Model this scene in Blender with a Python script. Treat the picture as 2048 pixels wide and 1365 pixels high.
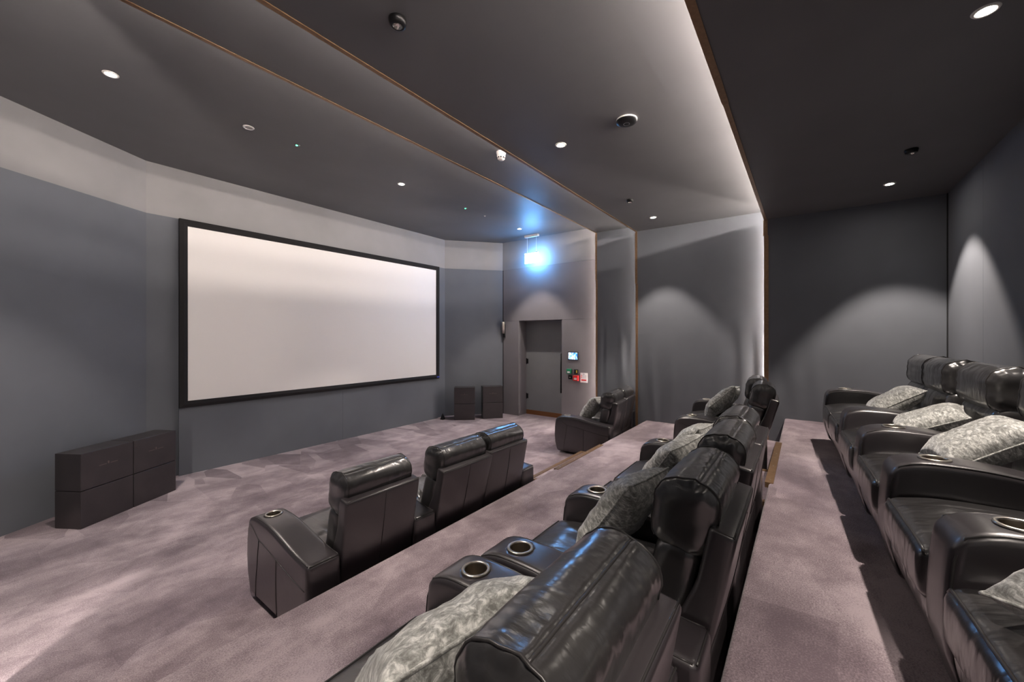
import bpy, math, random
from math import sin, cos, pi, radians, sqrt, exp, tan, atan2
from mathutils import Vector, Matrix, noise

random.seed(7)
for o in list(bpy.data.objects):
    bpy.data.objects.remove(o, do_unlink=True)
SC = bpy.context.scene
COL = SC.collection

# ------------------------------------------------------------------ camera
cam_d = bpy.data.cameras.new('camera')
cam = bpy.data.objects.new('camera', cam_d); COL.objects.link(cam)
cam_d.sensor_width = 36.0
cam_d.lens = 800.0 / 2048.0 * 36.0
cam_d.shift_y = -10.5 / 2048.0
cam_d.clip_start = 0.02
cam.location = (0, 0, 1.8)
cam.rotation_euler = (radians(90), 0, radians(36.25 - 90))
SC.camera = cam

# ------------------------------------------------------------------ world, exposure
W = bpy.data.worlds.new('world'); SC.world = W
W.use_nodes = True
W.node_tree.nodes['Background'].inputs[0].default_value = (0.0, 0.0, 0.0, 1)
W.node_tree.nodes['Background'].inputs[1].default_value = 0.0
SC.view_settings.view_transform = 'Standard'
SC.view_settings.look = 'None'
SC.view_settings.exposure = 1.42
SC.view_settings.gamma = 1.0
SC.view_settings.use_curve_mapping = False

WARM = (1.0, 0.88, 0.79)
LED_WARM = (1.0, 0.88, 0.80)
SPOT_W = {'front': 85, 'middle': 100, 'rear': 120}
LED_STR = {2: 95.0, 3: 95.0, 4: 210.0}
LED_WALL = {2: 70.0, 3: 45.0, 4: 80.0}
EXIT_STR = 34.0

# ------------------------------------------------------------------ room dimensions (metres, front floor = 0)
ZC = {1: 3.95, 2: 3.77, 3: 3.60, 4: 3.41}
YL = {2: 3.23, 3: 2.363, 4: 0.46}
XR = {1: 7.35, 2: 7.12, 3: 6.84, 4: 6.55}
XL = {1: -0.15, 2: 0.03, 3: -0.22, 4: -0.55}
YB = -1.30
YS = 6.53
D = 0.33
F1, F2 = 0.36, 0.68
T1, T2 = 2.19, 0.225
BAND = 3.31

# ------------------------------------------------------------------ materials
def new_mat(name):
    m = bpy.data.materials.new(name); m.use_nodes = True
    nt = m.node_tree
    return m, nt, nt.nodes['Principled BSDF']

def N(nt, typ, **kw):
    n = nt.nodes.new(typ)
    for k, v in kw.items():
        if k in n.inputs.keys(): n.inputs[k].default_value = v
        else: setattr(n, k, v)
    return n

def coords(nt, kind='Object', rnd=False):
    t = N(nt, 'ShaderNodeTexCoord')
    if kind == 'World':
        g = N(nt, 'ShaderNodeNewGeometry'); return g.outputs['Position']
    out = t.outputs[kind]
    if rnd:
        oi = N(nt, 'ShaderNodeObjectInfo')
        mu = N(nt, 'ShaderNodeMath', operation='MULTIPLY'); mu.inputs[1].default_value = 37.0
        nt.links.new(oi.outputs['Random'], mu.inputs[0])
        ad = N(nt, 'ShaderNodeVectorMath', operation='ADD')
        nt.links.new(out, ad.inputs[0]); nt.links.new(mu.outputs[0], ad.inputs[1])
        out = ad.outputs[0]
    return out

def ramp(nt, fac, stops):
    r = N(nt, 'ShaderNodeValToRGB')
    e = r.color_ramp.elements
    while len(e) < len(stops): e.new(0.5)
    for i, (p, c) in enumerate(stops):
        e[i].position = p; e[i].color = (*c, 1) if len(c) == 3 else c
    nt.links.new(fac, r.inputs[0])
    return r.outputs[0]

def noise_tex(nt, vec, scale, detail=3, rough=0.55, dist=0.0):
    n = N(nt, 'ShaderNodeTexNoise')
    n.inputs['Scale'].default_value = scale; n.inputs['Detail'].default_value = detail
    n.inputs['Roughness'].default_value = rough; n.inputs['Distortion'].default_value = dist
    nt.links.new(vec, n.inputs['Vector'])
    return n.outputs['Fac']

def bump(nt, h, strength, dist, prev=None):
    b = N(nt, 'ShaderNodeBump'); b.inputs['Strength'].default_value = strength
    b.inputs['Distance'].default_value = dist
    nt.links.new(h, b.inputs['Height'])
    if prev is not None: nt.links.new(prev, b.inputs['Normal'])
    return b.outputs['Normal']

def simple(name, col, rough=0.6, metal=0.0, spec=0.5, emit=None, estr=0.0):
    m, nt, b = new_mat(name)
    b.inputs['Base Color'].default_value = (*col, 1)
    b.inputs['Roughness'].default_value = rough
    b.inputs['Metallic'].default_value = metal
    b.inputs['Specular IOR Level'].default_value = spec
    if emit:
        b.inputs['Emission Color'].default_value = (*emit, 1)
        b.inputs['Emission Strength'].default_value = estr
    return m

def fabric_wall_mat(name, c, rough=0.85, var=0.06, sheen=0.0):
    m, nt, b = new_mat(name)
    v = coords(nt, 'World')
    f = noise_tex(nt, v, 1.6, 3)
    lo = tuple(x * (1 - var) for x in c); hi = tuple(x * (1 + var) for x in c)
    nt.links.new(ramp(nt, f, [(0.3, lo), (0.7, hi)]), b.inputs['Base Color'])
    b.inputs['Roughness'].default_value = rough
    b.inputs['Specular IOR Level'].default_value = 0.3
    n2 = noise_tex(nt, v, 420, 2)
    nt.links.new(bump(nt, n2, 0.12, 0.001), b.inputs['Normal'])
    return m

M = {}
M['wall'] = fabric_wall_mat('wall_fabric_grey', (0.130, 0.139, 0.156))
M['band'] = fabric_wall_mat('wall_paint_light_grey', (0.245, 0.238, 0.242))
M['ceil'] = fabric_wall_mat('ceiling_dark_grey', (0.128, 0.127, 0.132), rough=0.5)
M['doorwall'] = fabric_wall_mat('door_wall_panel', (0.205, 0.192, 0.203), rough=0.7)
M['door'] = fabric_wall_mat('door_grey', (0.20, 0.205, 0.215), rough=0.6)
M['black'] = simple('matte_black', (0.012, 0.012, 0.013), 0.55)
M['blackmetal'] = simple('black_metal', (0.015, 0.015, 0.016), 0.35, 0.6)
M['frame'] = simple('screen_velvet_black', (0.014, 0.013, 0.014), 0.75, spec=0.3)
M['white'] = simple('white_plastic', (0.75, 0.73, 0.70), 0.45)
M['steel'] = simple('brushed_steel', (0.62, 0.58, 0.52), 0.3, 1.0)
M['steel_dark'] = simple('cup_inside_metal', (0.36, 0.32, 0.27), 0.38, 1.0)
M['wire'] = simple('suspension_wire', (0.7, 0.7, 0.7), 0.4, 0.8)
M['thread'] = simple('leather_piping', (0.03, 0.028, 0.028), 0.35)
M['red'] = simple('red_plastic', (0.75, 0.03, 0.03), 0.35)
M['green'] = simple('green_plastic', (0.02, 0.26, 0.12), 0.35)
M['yellow'] = simple('yellow_print', (0.75, 0.6, 0.05), 0.5)
M['paper'] = simple('paper_white', (0.82, 0.80, 0.80), 0.6)
M['ink'] = simple('grey_print', (0.30, 0.30, 0.36), 0.6)
M['logo'] = simple('faded_print', (0.13, 0.10, 0.09), 0.5)
M['bluetag'] = simple('blue_maker_tag', (0.03, 0.05, 0.40), 0.4)
M['lens'] = simple('downlight_lens', (1, 1, 1), 0.4, emit=(1.0, 0.9, 0.8), estr=120)
M['led'] = {}
for k in (2, 3, 4):
    M['led'][-k] = simple('led_wall_strip_%d' % k, (1, 1, 1), 0.4, emit=LED_WARM, estr=LED_WALL[k])
    M['led'][k] = simple('led_strip_%d' % k, (1, 1, 1), 0.4, emit=LED_WARM, estr=LED_STR[k])
M['exit'] = simple('exit_sign_lit_panel', (1, 1, 1), 0.4, emit=(0.13, 0.44, 1.0), estr=EXIT_STR)
M['greenled'] = simple('green_indicator', (0.0, 0.5, 0.15), 0.4, emit=(0.05, 1.0, 0.35), estr=6)
M['bulb'] = simple('unlit_reflector', (0.8, 0.78, 0.74), 0.12, 1.0)

def brass():
    m, nt, b = new_mat('brass_trim')
    v = coords(nt, 'World'); f = noise_tex(nt, v, 30, 3)
    nt.links.new(ramp(nt, f, [(0.3, (0.24, 0.145, 0.08)), (0.7, (0.33, 0.205, 0.115))]), b.inputs['Base Color'])
    b.inputs['Metallic'].default_value = 0.55; b.inputs['Roughness'].default_value = 0.38
    return m
M['brass'] = brass()

def leather():
    m, nt, b = new_mat('black_leather')
    v = coords(nt, 'Object', rnd=True)
    f = noise_tex(nt, v, 5, 4, 0.6, 0.4)
    nt.links.new(ramp(nt, f, [(0.3, (0.018, 0.017, 0.018)), (0.75, (0.034, 0.032, 0.031))]), b.inputs['Base Color'])
    b.inputs['Roughness'].default_value = 0.3
    b.inputs['Specular IOR Level'].default_value = 1.0
    mp = N(nt, 'ShaderNodeMapping'); mp.inputs['Scale'].default_value = (2.0, 0.7, 0.7)
    nt.links.new(v, mp.inputs[0])
    w1 = noise_tex(nt, mp.outputs[0], 7, 2, 0.45, 0.3)
    w2 = noise_tex(nt, mp.outputs[0], 22, 3, 0.55, 0.3)
    n2 = bump(nt, w2, 0.22, 0.006, bump(nt, w1, 0.5, 0.018))
    nt.links.new(n2, b.inputs['Normal'])
    b.inputs['Coat Weight'].default_value = 0.7
    b.inputs['Coat Roughness'].default_value = 0.22
    nt.links.new(n2, b.inputs['Coat Normal'])
    return m
M['leather'] = leather()

def leather_flat():
    m, nt, b = new_mat('black_leather_taut')
    v = coords(nt, 'Object', rnd=True)
    f = noise_tex(nt, v, 4, 4, 0.6, 0.4)
    nt.links.new(ramp(nt, f, [(0.3, (0.023, 0.019, 0.022)), (0.75, (0.037, 0.031, 0.034))]), b.inputs['Base Color'])
    b.inputs['Roughness'].default_value = 0.34
    b.inputs['Specular IOR Level'].default_value = 0.9
    w1 = noise_tex(nt, v, 7, 3, 0.5, 0.8)
    nt.links.new(bump(nt, w1, 0.12, 0.01), b.inputs['Normal'])
    b.inputs['Coat Weight'].default_value = 0.5
    b.inputs['Coat Roughness'].default_value = 0.25
    return m
M['leather2'] = leather_flat()

def velvet():
    m, nt, b = new_mat('crushed_velvet_silver')
    v = coords(nt, 'Object', rnd=True)
    mp = N(nt, 'ShaderNodeMapping'); mp.inputs['Scale'].default_value = (1.0, 1.9, 1.0)
    mp.inputs['Rotation'].default_value = (0, 0, 0.5)
    nt.links.new(v, mp.inputs[0])
    f = noise_tex(nt, mp.outputs[0], 34, 7, 0.74, 0.5)
    nt.links.new(ramp(nt, f, [(0.38, (0.16, 0.16, 0.145)), (0.5, (0.36, 0.365, 0.34)), (0.62, (0.78, 0.78, 0.74))]), b.inputs['Base Color'])
    b.inputs['Roughness'].default_value = 0.5
    b.inputs['Sheen Weight'].default_value = 0.6
    b.inputs['Sheen Roughness'].default_value = 0.4
    nt.links.new(bump(nt, f, 0.5, 0.006), b.inputs['Normal'])
    return m
M['velvet'] = velvet()

def carpet():
    m, nt, b = new_mat('plum_grey_carpet')
    v = coords(nt, 'World')
    # brushed pile: broad patches with fairly crisp borders
    mp = N(nt, 'ShaderNodeMapping'); mp.inputs['Rotation'].default_value = (0, 0, 0.5)
    mp.inputs['Scale'].default_value = (0.75, 1.5, 1.0)
    nt.links.new(v, mp.inputs[0])
    a = noise_tex(nt, mp.outputs[0], 1.15, 5, 0.6, 0.25)
    b2 = noise_tex(nt, v, 5.5, 4, 0.68, 0.2)
    vo = N(nt, 'ShaderNodeTexVoronoi'); vo.inputs['Scale'].default_value = 2.0
    nt.links.new(mp.outputs[0], vo.inputs['Vector'])
    sx = N(nt, 'ShaderNodeSeparateColor'); nt.links.new(vo.outputs['Color'], sx.inputs[0])
    m1 = N(nt, 'ShaderNodeMix', data_type='FLOAT'); m1.inputs[0].default_value = 0.30
    nt.links.new(a, m1.inputs[2]); nt.links.new(b2, m1.inputs[3])
    m2 = N(nt, 'ShaderNodeMix', data_type='FLOAT'); m2.inputs[0].default_value = 0.07
    nt.links.new(m1.outputs[0], m2.inputs[2]); nt.links.new(sx.outputs[0], m2.inputs[3])
    # crisp triangular vacuum marks in front of the screen wall
    mw = N(nt, 'ShaderNodeMapping'); mw.inputs['Scale'].default_value = (1.7, 0.8, 1.0); mw.inputs['Rotation'].default_value = (0, 0, -0.35)
    nt.links.new(v, mw.inputs[0])
    vw = N(nt, 'ShaderNodeTexVoronoi'); vw.inputs['Scale'].default_value = 2.3; nt.links.new(mw.outputs[0], vw.inputs['Vector'])
    sw = N(nt, 'ShaderNodeSeparateColor'); nt.links.new(vw.outputs['Color'], sw.inputs[0])
    sp_ = N(nt, 'ShaderNodeSeparateXYZ'); nt.links.new(v, sp_.inputs[0])
    mr = N(nt, 'ShaderNodeMapRange'); mr.inputs[1].default_value = 4.7; mr.inputs[2].default_value = 5.9; mr.inputs[3].default_value = 0.0; mr.inputs[4].default_value = 0.24
    nt.links.new(sp_.outputs['Y'], mr.inputs[0])
    mz = N(nt, 'ShaderNodeMix', data_type='FLOAT'); nt.links.new(mr.outputs[0], mz.inputs[0])
    nt.links.new(m2.outputs[0], mz.inputs[2]); nt.links.new(sw.outputs[0], mz.inputs[3])
    m2 = mz
    g = noise_tex(nt, v, 150, 2, 0.75)
    m3 = N(nt, 'ShaderNodeMix', data_type='FLOAT'); m3.inputs[0].default_value = 0.32
    nt.links.new(m2.outputs[0], m3.inputs[2]); nt.links.new(g, m3.inputs[3])
    nt.links.new(ramp(nt, m3.outputs[0], [(0.40, (0.135, 0.100, 0.117)), (0.49, (0.26, 0.205, 0.226)), (0.58, (0.47, 0.39, 0.415))]), b.inputs['Base Color'])
    b.inputs['Roughness'].default_value = 0.95
    b.inputs['Specular IOR Level'].default_value = 0.1
    b.inputs['Sheen Weight'].default_value = 0.25
    b.inputs['Sheen Roughness'].default_value = 0.5
    nt.links.new(bump(nt, g, 0.6, 0.006), b.inputs['Normal'])
    return m
M['carpet'] = carpet()

def speaker_mat():
    m, nt, b = new_mat('speaker_black_laminate')
    v = coords(nt, 'World'); f = noise_tex(nt, v, 5, 4)
    nt.links.new(ramp(nt, f, [(0.3, (0.030, 0.026, 0.028)), (0.7, (0.042, 0.036, 0.038))]), b.inputs['Base Color'])
    b.inputs['Roughness'].default_value = 0.36
    return m
M['speaker'] = speaker_mat()

def screen_mat():
    m, nt, b = new_mat('projection_screen_white')
    b.inputs['Base Color'].default_value = (0.86, 0.83, 0.80, 1)
    b.inputs['Roughness'].default_value = 0.6
    b.inputs['Specular IOR Level'].default_value = 0.2
    v = coords(nt, 'World'); n2 = noise_tex(nt, v, 600, 1)
    nt.links.new(bump(nt, n2, 0.05, 0.0005), b.inputs['Normal'])
    return m
M['screen'] = screen_mat()

def touch_mat():
    m, nt, b = new_mat('touch_panel_display')
    v = coords(nt, 'Object')
    f = noise_tex(nt, v, 22, 2, 0.5, 0.6)
    c = ramp(nt, f, [(0.40, (0.02, 0.12, 0.75)), (0.5, (0.15, 0.42, 1.0)), (0.58, (0.9, 0.95, 1.0))])
    nt.links.new(c, b.inputs['Emission Color']); b.inputs['Emission Strength'].default_value = 1.3
    b.inputs['Base Color'].default_value = (0.02, 0.02, 0.03, 1); b.inputs['Roughness'].default_value = 0.2
    return m
M['touch'] = touch_mat()

# ------------------------------------------------------------------ mesh helpers
def mesh(name, vf, mats, smooth=True, midx=None):
    v, f = vf
    me = bpy.data.meshes.new(name)
    me.from_pydata([tuple(p) for p in v], [], f)
    for m in (mats if isinstance(mats, (list, tuple)) else [mats]): me.materials.append(m)
    if smooth:
        for p in me.polygons: p.use_smooth = True
    if midx:
        for p, i in zip(me.polygons, midx): p.material_index = i
    me.update()
    return me

def obj(name, me, parent=None, loc=(0, 0, 0), rot=(0, 0, 0)):
    o = bpy.data.objects.new(name, me); COL.objects.link(o)
    o.location = loc; o.rotation_euler = rot
    if parent: o.parent = parent
    return o

def empty(name, loc=(0, 0, 0), rot=(0, 0, 0)):
    o = bpy.data.objects.new(name, None); COL.objects.link(o)
    o.location = loc; o.rotation_euler = rot; o.empty_display_size = 0.05
    return o

def tag(o, label, cat, group=None, kind=None):
    o['label'] = label; o['category'] = cat
    if group: o['group'] = group
    if kind: o['kind'] = kind
    return o

def join(*parts):
    V, Fc = [], []
    for v, f in parts:
        n = len(V); V += list(v); Fc += [tuple(i + n for i in q) for q in f]
    return V, Fc

def move(vf, loc=(0, 0, 0), rz=0.0, rx=0.0):
    mt = Matrix.Translation(loc) @ Matrix.Rotation(rz, 4, 'Z') @ Matrix.Rotation(rx, 4, 'X')
    return [mt @ Vector(p) for p in vf[0]], vf[1]

def box(x0, x1, y0, y1, z0, z1):
    v = [(x, y, z) for z in (z0, z1) for y in (y0, y1) for x in (x0, x1)]
    f = [(0, 2, 3, 1), (4, 5, 7, 6), (0, 1, 5, 4), (2, 6, 7, 3), (0, 4, 6, 2), (1, 3, 7, 5)]
    return v, f

def rbox(x0, x1, y0, y1, z0, z1, r, n=(4, 4, 4), k=3, fn=None):
    c = Vector(((x0 + x1) / 2, (y0 + y1) / 2, (z0 + z1) / 2))
    h = [(x1 - x0) / 2, (y1 - y0) / 2, (z1 - z0) / 2]
    r = min(r, min(h) * 0.98)
    axs = []
    for a in range(3):
        hi = h[a] - r
        inn = [-hi + 2 * hi * i / n[a] for i in range(n[a] + 1)]
        e = [hi + r * tan(pi / 4 * i / k) for i in range(1, k + 1)]
        axs.append([-x for x in reversed(e)] + inn + e)
    V, Fc, key = [], [], {}
    def vert(p):
        kk = (round(p[0], 6), round(p[1], 6), round(p[2], 6))
        if kk in key: return key[kk]
        inner = Vector([max(-(h[i] - r), min(h[i] - r, p[i])) for i in range(3)])
        d = Vector(p) - inner
        q = inner + d.normalized() * r
        key[kk] = len(V); V.append(q + c); return key[kk]
    for a in range(3):
        b, d = (a + 1) % 3, (a + 2) % 3
        for s in (-1, 1):
            A, B = axs[b], axs[d]
            for i in range(len(A) - 1):
                for j in range(len(B) - 1):
                    q = []
                    for (ii, jj) in ((i, j), (i + 1, j), (i + 1, j + 1), (i, j + 1)):
                        p = [0, 0, 0]; p[a] = s * h[a]; p[b] = A[ii]; p[d] = B[jj]
                        q.append(vert(p))
                    if s < 0: q.reverse()
                    Fc.append(tuple(q))
    if fn: V = [Vector(fn(*p)) for p in V]
    return V, Fc

def tube(pts, r, n=6, closed=False):
    pts = [Vector(p) for p in pts]
    V, Fc = [], []
    m = len(pts)
    prev = None
    for i, p in enumerate(pts):
        if closed: t = pts[(i + 1) % m] - pts[i - 1]
        else: t = pts[min(i + 1, m - 1)] - pts[max(i - 1, 0)]
        t.normalize()
        if prev is None:
            a = Vector((0, 0, 1)) if abs(t.z) < 0.9 else Vector((1, 0, 0))
        else: a = prev
        u = (a - t * a.dot(t)).normalized(); w = t.cross(u); prev = u
        for j in range(n):
            an = 2 * pi * j / n
            V.append(p + (u * cos(an) + w * sin(an)) * r)
    for i in range(m if closed else m - 1):
        i2 = (i + 1) % m
        for j in range(n):
            Fc.append((i * n + j, i * n + (j + 1) % n, i2 * n + (j + 1) % n, i2 * n + j))
    if not closed:
        Fc.append(tuple(reversed(range(n)))); Fc.append(tuple(range((m - 1) * n, m * n)))
    return V, Fc

def lathe(prof, n=24, cap=False):
    V, Fc = [], []
    for r, z in prof:
        for j in range(n):
            a = 2 * pi * j / n; V.append((r * cos(a), r * sin(a), z))
    for i in range(len(prof) - 1):
        for j in range(n):
            Fc.append((i * n + j, i * n + (j + 1) % n, (i + 1) * n + (j + 1) % n, (i + 1) * n + j))
    if cap:
        Fc.append(tuple(reversed(range(n)))); Fc.append(tuple(range((len(prof) - 1) * n, len(prof) * n)))
    return V, Fc

def oriented(p, q, z0, z1, t):
    """solid panel whose front face runs from p to q; thickness t behind (left of p->q)"""
    p = Vector((p[0], p[1], 0)); q = Vector((q[0], q[1], 0))
    d = (q - p).normalized(); nrm = Vector((-d.y, d.x, 0)) * t
    b = [p, q, q + nrm, p + nrm]
    v = [(a.x, a.y, z0) for a in b] + [(a.x, a.y, z1) for a in b]
    f = [(3, 2, 1, 0), (4, 5, 6, 7), (0, 1, 5, 4), (1, 2, 6, 5), (2, 3, 7, 6), (3, 0, 4, 7)]
    return v, f

def struct(name, vf, mat, label, cat='wall', parent=None, smooth=False):
    o = obj(name, mesh(name, vf, mat, smooth), parent)
    if parent is None:
        tag(o, label, cat, kind='structure')
    return o

def part(name, vf, mat, parent, smooth=False, **kw):
    return obj(name, mesh(name, vf, mat, smooth), parent, **kw)

def sstep(a, b, x):
    t = max(0.0, min(1.0, (x - a) / (b - a))); return t * t * (3 - 2 * t)

# ------------------------------------------------------------------ floors
def carpet_block(x0, x1, y0, y1, z0, z1, r=0.02):
    return rbox(x0, x1, y0, y1, z0, z1, r, (2, 2, 1), 3)
struct('floor', box(-0.7, 7.9, T1 - 0.2, 6.8, -0.12, 0.0), M['carpet'], 'plum grey carpet in front of the projection screen', 'floor')
struct('floor_middle_tier', carpet_block(-0.7, 7.0, T2 - 0.1, T1, -0.1, F1), M['carpet'], 'raised middle tier of plum grey carpet under the second row', 'floor', smooth=True)
struct('floor_rear_tier', carpet_block(-0.9, 6.75, -1.5, T2, -0.08, F2), M['carpet'], 'highest rear tier of plum grey carpet behind the second row', 'floor', smooth=True)

def half_step(x0, x1, y0, y1, z0, z1, label, tread_label):
    o = struct('step', carpet_block(x0, x1, y0, y1, z0, z1, 0.008), M['carpet'], label, 'step', smooth=True)
    # bronze nosing wraps the front edge and both ends
    part('nosing', join(box(x0 - 0.004, x1 + 0.004, y1 - 0.045, y1 + 0.004, z1 - 0.03, z1 + 0.006),
                        ), M['brass'], o)
    part('end_nosing', box(x0 - 0.004, x0 + 0.045, y0, y1 - 0.045, z1 - 0.03, z1 + 0.006), M['brass'], o)
    part('end_nosing', box(x1 - 0.045, x1 + 0.004, y0, y1 - 0.045, z1 - 0.03, z1 + 0.006), M['brass'], o)
    return o
half_step(3.80, 5.12, T1, 2.55, 0.0, 0.17, 'low carpeted step with bronze edge between the two front sofas', '')
half_step(3.62, 4.50, T2, 0.55, F1, 0.52, 'low carpeted step up to the rear tier beside the second row', '')
def nosing(x0, x1, y, z, label):
    o = obj('trim_nosing', mesh('trim_nosing', join(box(x0, x1, y - 0.05, y + 0.004, z - 0.035, z + 0.006)), M['brass'], False))
    tag(o, label, 'trim', kind='structure')
    for i in range(4):
        x = x0 + 0.08 + (x1 - x0 - 0.16) * i / 3
        part('screw', lathe([(0.0001, 0.002), (0.006, 0.002), (0.007, 0)], 8), M['steel'], o, loc=(x, y - 0.025, z + 0.006))
nosing(3.76, 4.95, T1, F1, 'bronze stair nosing on the edge of the middle tier')
nosing(3.60, 5.02, T2 + 0.02, F2, 'bronze stair nosing on the edge of the rear tier')

# ------------------------------------------------------------------ ceilings, portals and coves
ends = {1: (YL[2] - D - 0.03, YS + 0.3), 2: (YL[3] - D - 0.03, YL[2]), 3: (YL[4] - D - 0.03, YL[3]), 4: (YB - 0.1, YL[4])}
names = {1: 'front', 2: 'second', 3: 'third', 4: 'rear'}
for k in (1, 2, 3, 4):
    y0, y1 = ends[k]
    xa = XL[k] - (0.03 if k > 1 else 0.3); xb = XR[k] + (0.03 if k > 1 else 0.4)
    if k in (3, 4): xa = XL[k] - 0.1
    struct('ceiling_' + names[k], box(xa, xb, y0, y1, ZC[k], ZC[k] + 0.04), M['ceil'],
           {1: 'dark grey ceiling above the screen with three lit downlights',
            2: 'narrow dark ceiling strip holding the smoke detector',
            3: 'dark grey ceiling above the second row, brightly washed along its rear edge',
            4: 'lowest dark ceiling above the rear row'}[k], 'ceiling')
for k in (2, 3, 4):
    yb = YL[k] - D
    struct('ceiling_cove_back_' + names[k], box(XL[k] - 0.5, XR[k - 1] + 0.05, yb - 0.03, yb, ZC[k] + 0.04, ZC[k - 1] + 0.03), M['ceil'], 'hidden back board of the ceiling cove above the %s portal' % names[k], 'ceiling')
    struct('wall_cove_back_' + names[k], box(XR[k] + 0.03, XR[k - 1] + 0.05, yb - 0.03, yb, 0, ZC[k - 1] + 0.03), M['wall'], 'hidden back board of the wall cove beside the %s portal' % names[k], 'wall')
    # brass lips: two lengths on the ceiling, two on the wall
    tr = empty('trim_portal_' + names[k]); tag(tr, {2: 'slim bronze edge strip of the ceiling step nearest the screen, running down beside the door wall',
        3: 'slim bronze edge strip of the middle ceiling step, running down behind the front right sofa',
        4: 'wide bronze edge strip of the rear ceiling step, beside the brightest cove glow'}[k], 'trim', kind='structure')
    wdt = {2: 0.022, 3: 0.026, 4: 0.036}[k]; wv = {2: 0.028, 3: 0.032, 4: 0.045}[k]
    y, zz, xr = YL[k], ZC[k], XR[k]
    joint = {2: 4.2, 3: 5.0, 4: 3.1}[k]
    part('ceiling_strip', box(XL[k] - 0.03, joint, y - wdt, y + 0.006, zz - 0.006, zz + 0.042), M['brass'], tr)
    part('ceiling_strip', box(joint + 0.002, xr + 0.03, y - wdt + 0.004, y + 0.002, zz - 0.006, zz + 0.042), M['brass'], tr)
    zj = zz - {2: 0.9, 3: 0.9, 4: 0.22}[k]
    part('wall_strip', box(xr - 0.006, xr + 0.036, y - wv + 0.004, y + 0.012, zj, zz - 0.006), M['brass'], tr)
    part('wall_strip', box(xr - 0.006, xr + 0.036, y - wv - 0.006, y + 0.002, 0, zj - 0.002), M['brass'], tr)
    # LED strips tucked in the trough
    led = empty('led_strip'); tag(led, {2: 'LED strip hidden in the cove nearest the screen', 3: 'LED strip hidden in the middle ceiling cove', 4: 'bright LED strip hidden in the rear ceiling cove'}[k], 'light strip', 'cove LED strips')
    yl = y - 0.24
    part('ceiling_run', box(XL[k] + 0.05, xr + 0.05, yl - 0.006, yl + 0.006, zz + 0.075, zz + 0.087), M['led'][k], led)
    part('wall_run', box(XR[k - 1] - 0.062, XR[k - 1] - 0.05, y - 0.106, y - 0.094, {2: 0.05, 3: 0.85, 4: F1 + 0.3}[k], zz + 0.07), M['led'][-k], led)
    if k == 2:
        part('wall_run', box(XL[1] + 0.05, XL[1] + 0.062, y - 0.106, y - 0.094, 0.05, zz + 0.07), M['led'][-k], led)
        struct('wall_cove_back_left', box(XL[1] - 0.05, XL[2] - 0.03, yb - 0.03, yb, 0, ZC[1] + 0.03), M['wall'], 'hidden back board of the wall cove beside the left wall', 'wall')

# ------------------------------------------------------------------ walls
def fabric_wall(name, X, y0, y1, z0, z1, disp, label, t=0.03, ny=70, nz=50):
    V, Fc = [], []
    for j in range(nz + 1):
        z = z0 + (z1 - z0) * j / nz
        for i in range(ny + 1):
            y = y0 + (y1 - y0) * i / ny
            V.append((X - disp(y, z), y, z))
    w = ny + 1
    for j in range(nz):
        for i in range(ny):
            a = j * w + i; Fc.append((a, a + w, a + w + 1, a + 1))
    n = len(V)
    bv, bf = box(X + 0.004, X + t, y0, y1, z0, z1)
    V += bv; Fc += [tuple(i + n for i in q) for q in bf]
    return struct(name, (V, Fc), M['wall'], label, smooth=True)

def drape(ye, sgn, width, ztop, amp, freq, ph):
    """loose vertical ripples near an edge ye, fading upward"""
    def f(y, z):
        d = (y - ye) * sgn
        if d < 0: return 0
        e = exp(-(d / width) ** 2) * (1 - sstep(ztop - 1.0, ztop, z)) * sstep(0.0, 0.04, d)
        nz = noise.noise(Vector((y * 3, z * 0.8, ph)))
        return amp * e * (0.5 + 0.5 * sin(freq * d * (1 + 0.12 * z) + ph + 2.8 * nz)) * (0.6 + 0.8 * noise.noise(Vector((y * 6, 1.0, ph))))
    return f
def comb(*fs):
    def g(y, z):
        s = sum(f(y, z) for f in fs)
        return s + 0.004 * noise.noise(Vector((y * 1.3, z * 0.7, 3.1)))
    return g
# right-hand side walls
fabric_wall('wall_right_second', XR[2], ends[2][0], YL[2] - 0.01, 0, ZC[2] + 0.04, comb(drape(YL[2] - 0.02, -1, 0.8, 2.3, 0.018, 24, 0.5), drape(YL[3], 1, 0.4, 2.4, 0.011, 27, 2.0)), 'narrow grey fabric wall strip behind the front right sofa')
fabric_wall('wall_right_third', XR[3], ends[3][0], YL[3] - 0.01, 0, ZC[3] + 0.04, comb(drape(YL[3] - 0.02, -1, 0.5, 1.9, 0.022, 21, 1.0), drape(YL[4], 1, 0.38, 2.25, 0.036, 20, 0.2)), 'loose grey fabric wall beside the middle tier with a light scallop', ny=110)
fabric_wall('wall_right_rear', XR[4], YB - 0.05, YL[4] - 0.01, F1, ZC[4] + 0.04, comb(drape(YL[4] - 0.03, -1, 0.6, 2.2, 0.020, 19, 0.8)), 'dark grey fabric end wall beside the rear row', ny=110)
part('corner_gap', box(XR[4] - 0.006, XR[4] + 0.01, YB + 0.0, YB + 0.012, F2, ZC[4]), M['black'], bpy.data.objects['wall_right_rear'])
# rear wall: two panels with a fine joint
rw = struct('wall_rear', box(XL[4] - 0.2, XR[4] + 0.1, YB - 0.06, YB - 0.02, F2 - 0.1, ZC[4] + 0.04), M['wall'], 'dark grey fabric wall behind the rear row of recliners')
for x0, x1 in ((XL[4] - 0.1, 1.6), (1.603, 5.45), (5.453, XR[4])):
    part('panel', box(x0, x1, YB - 0.03, YB, F2 - 0.05, ZC[4] + 0.02), M['wall'], rw)
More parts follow.
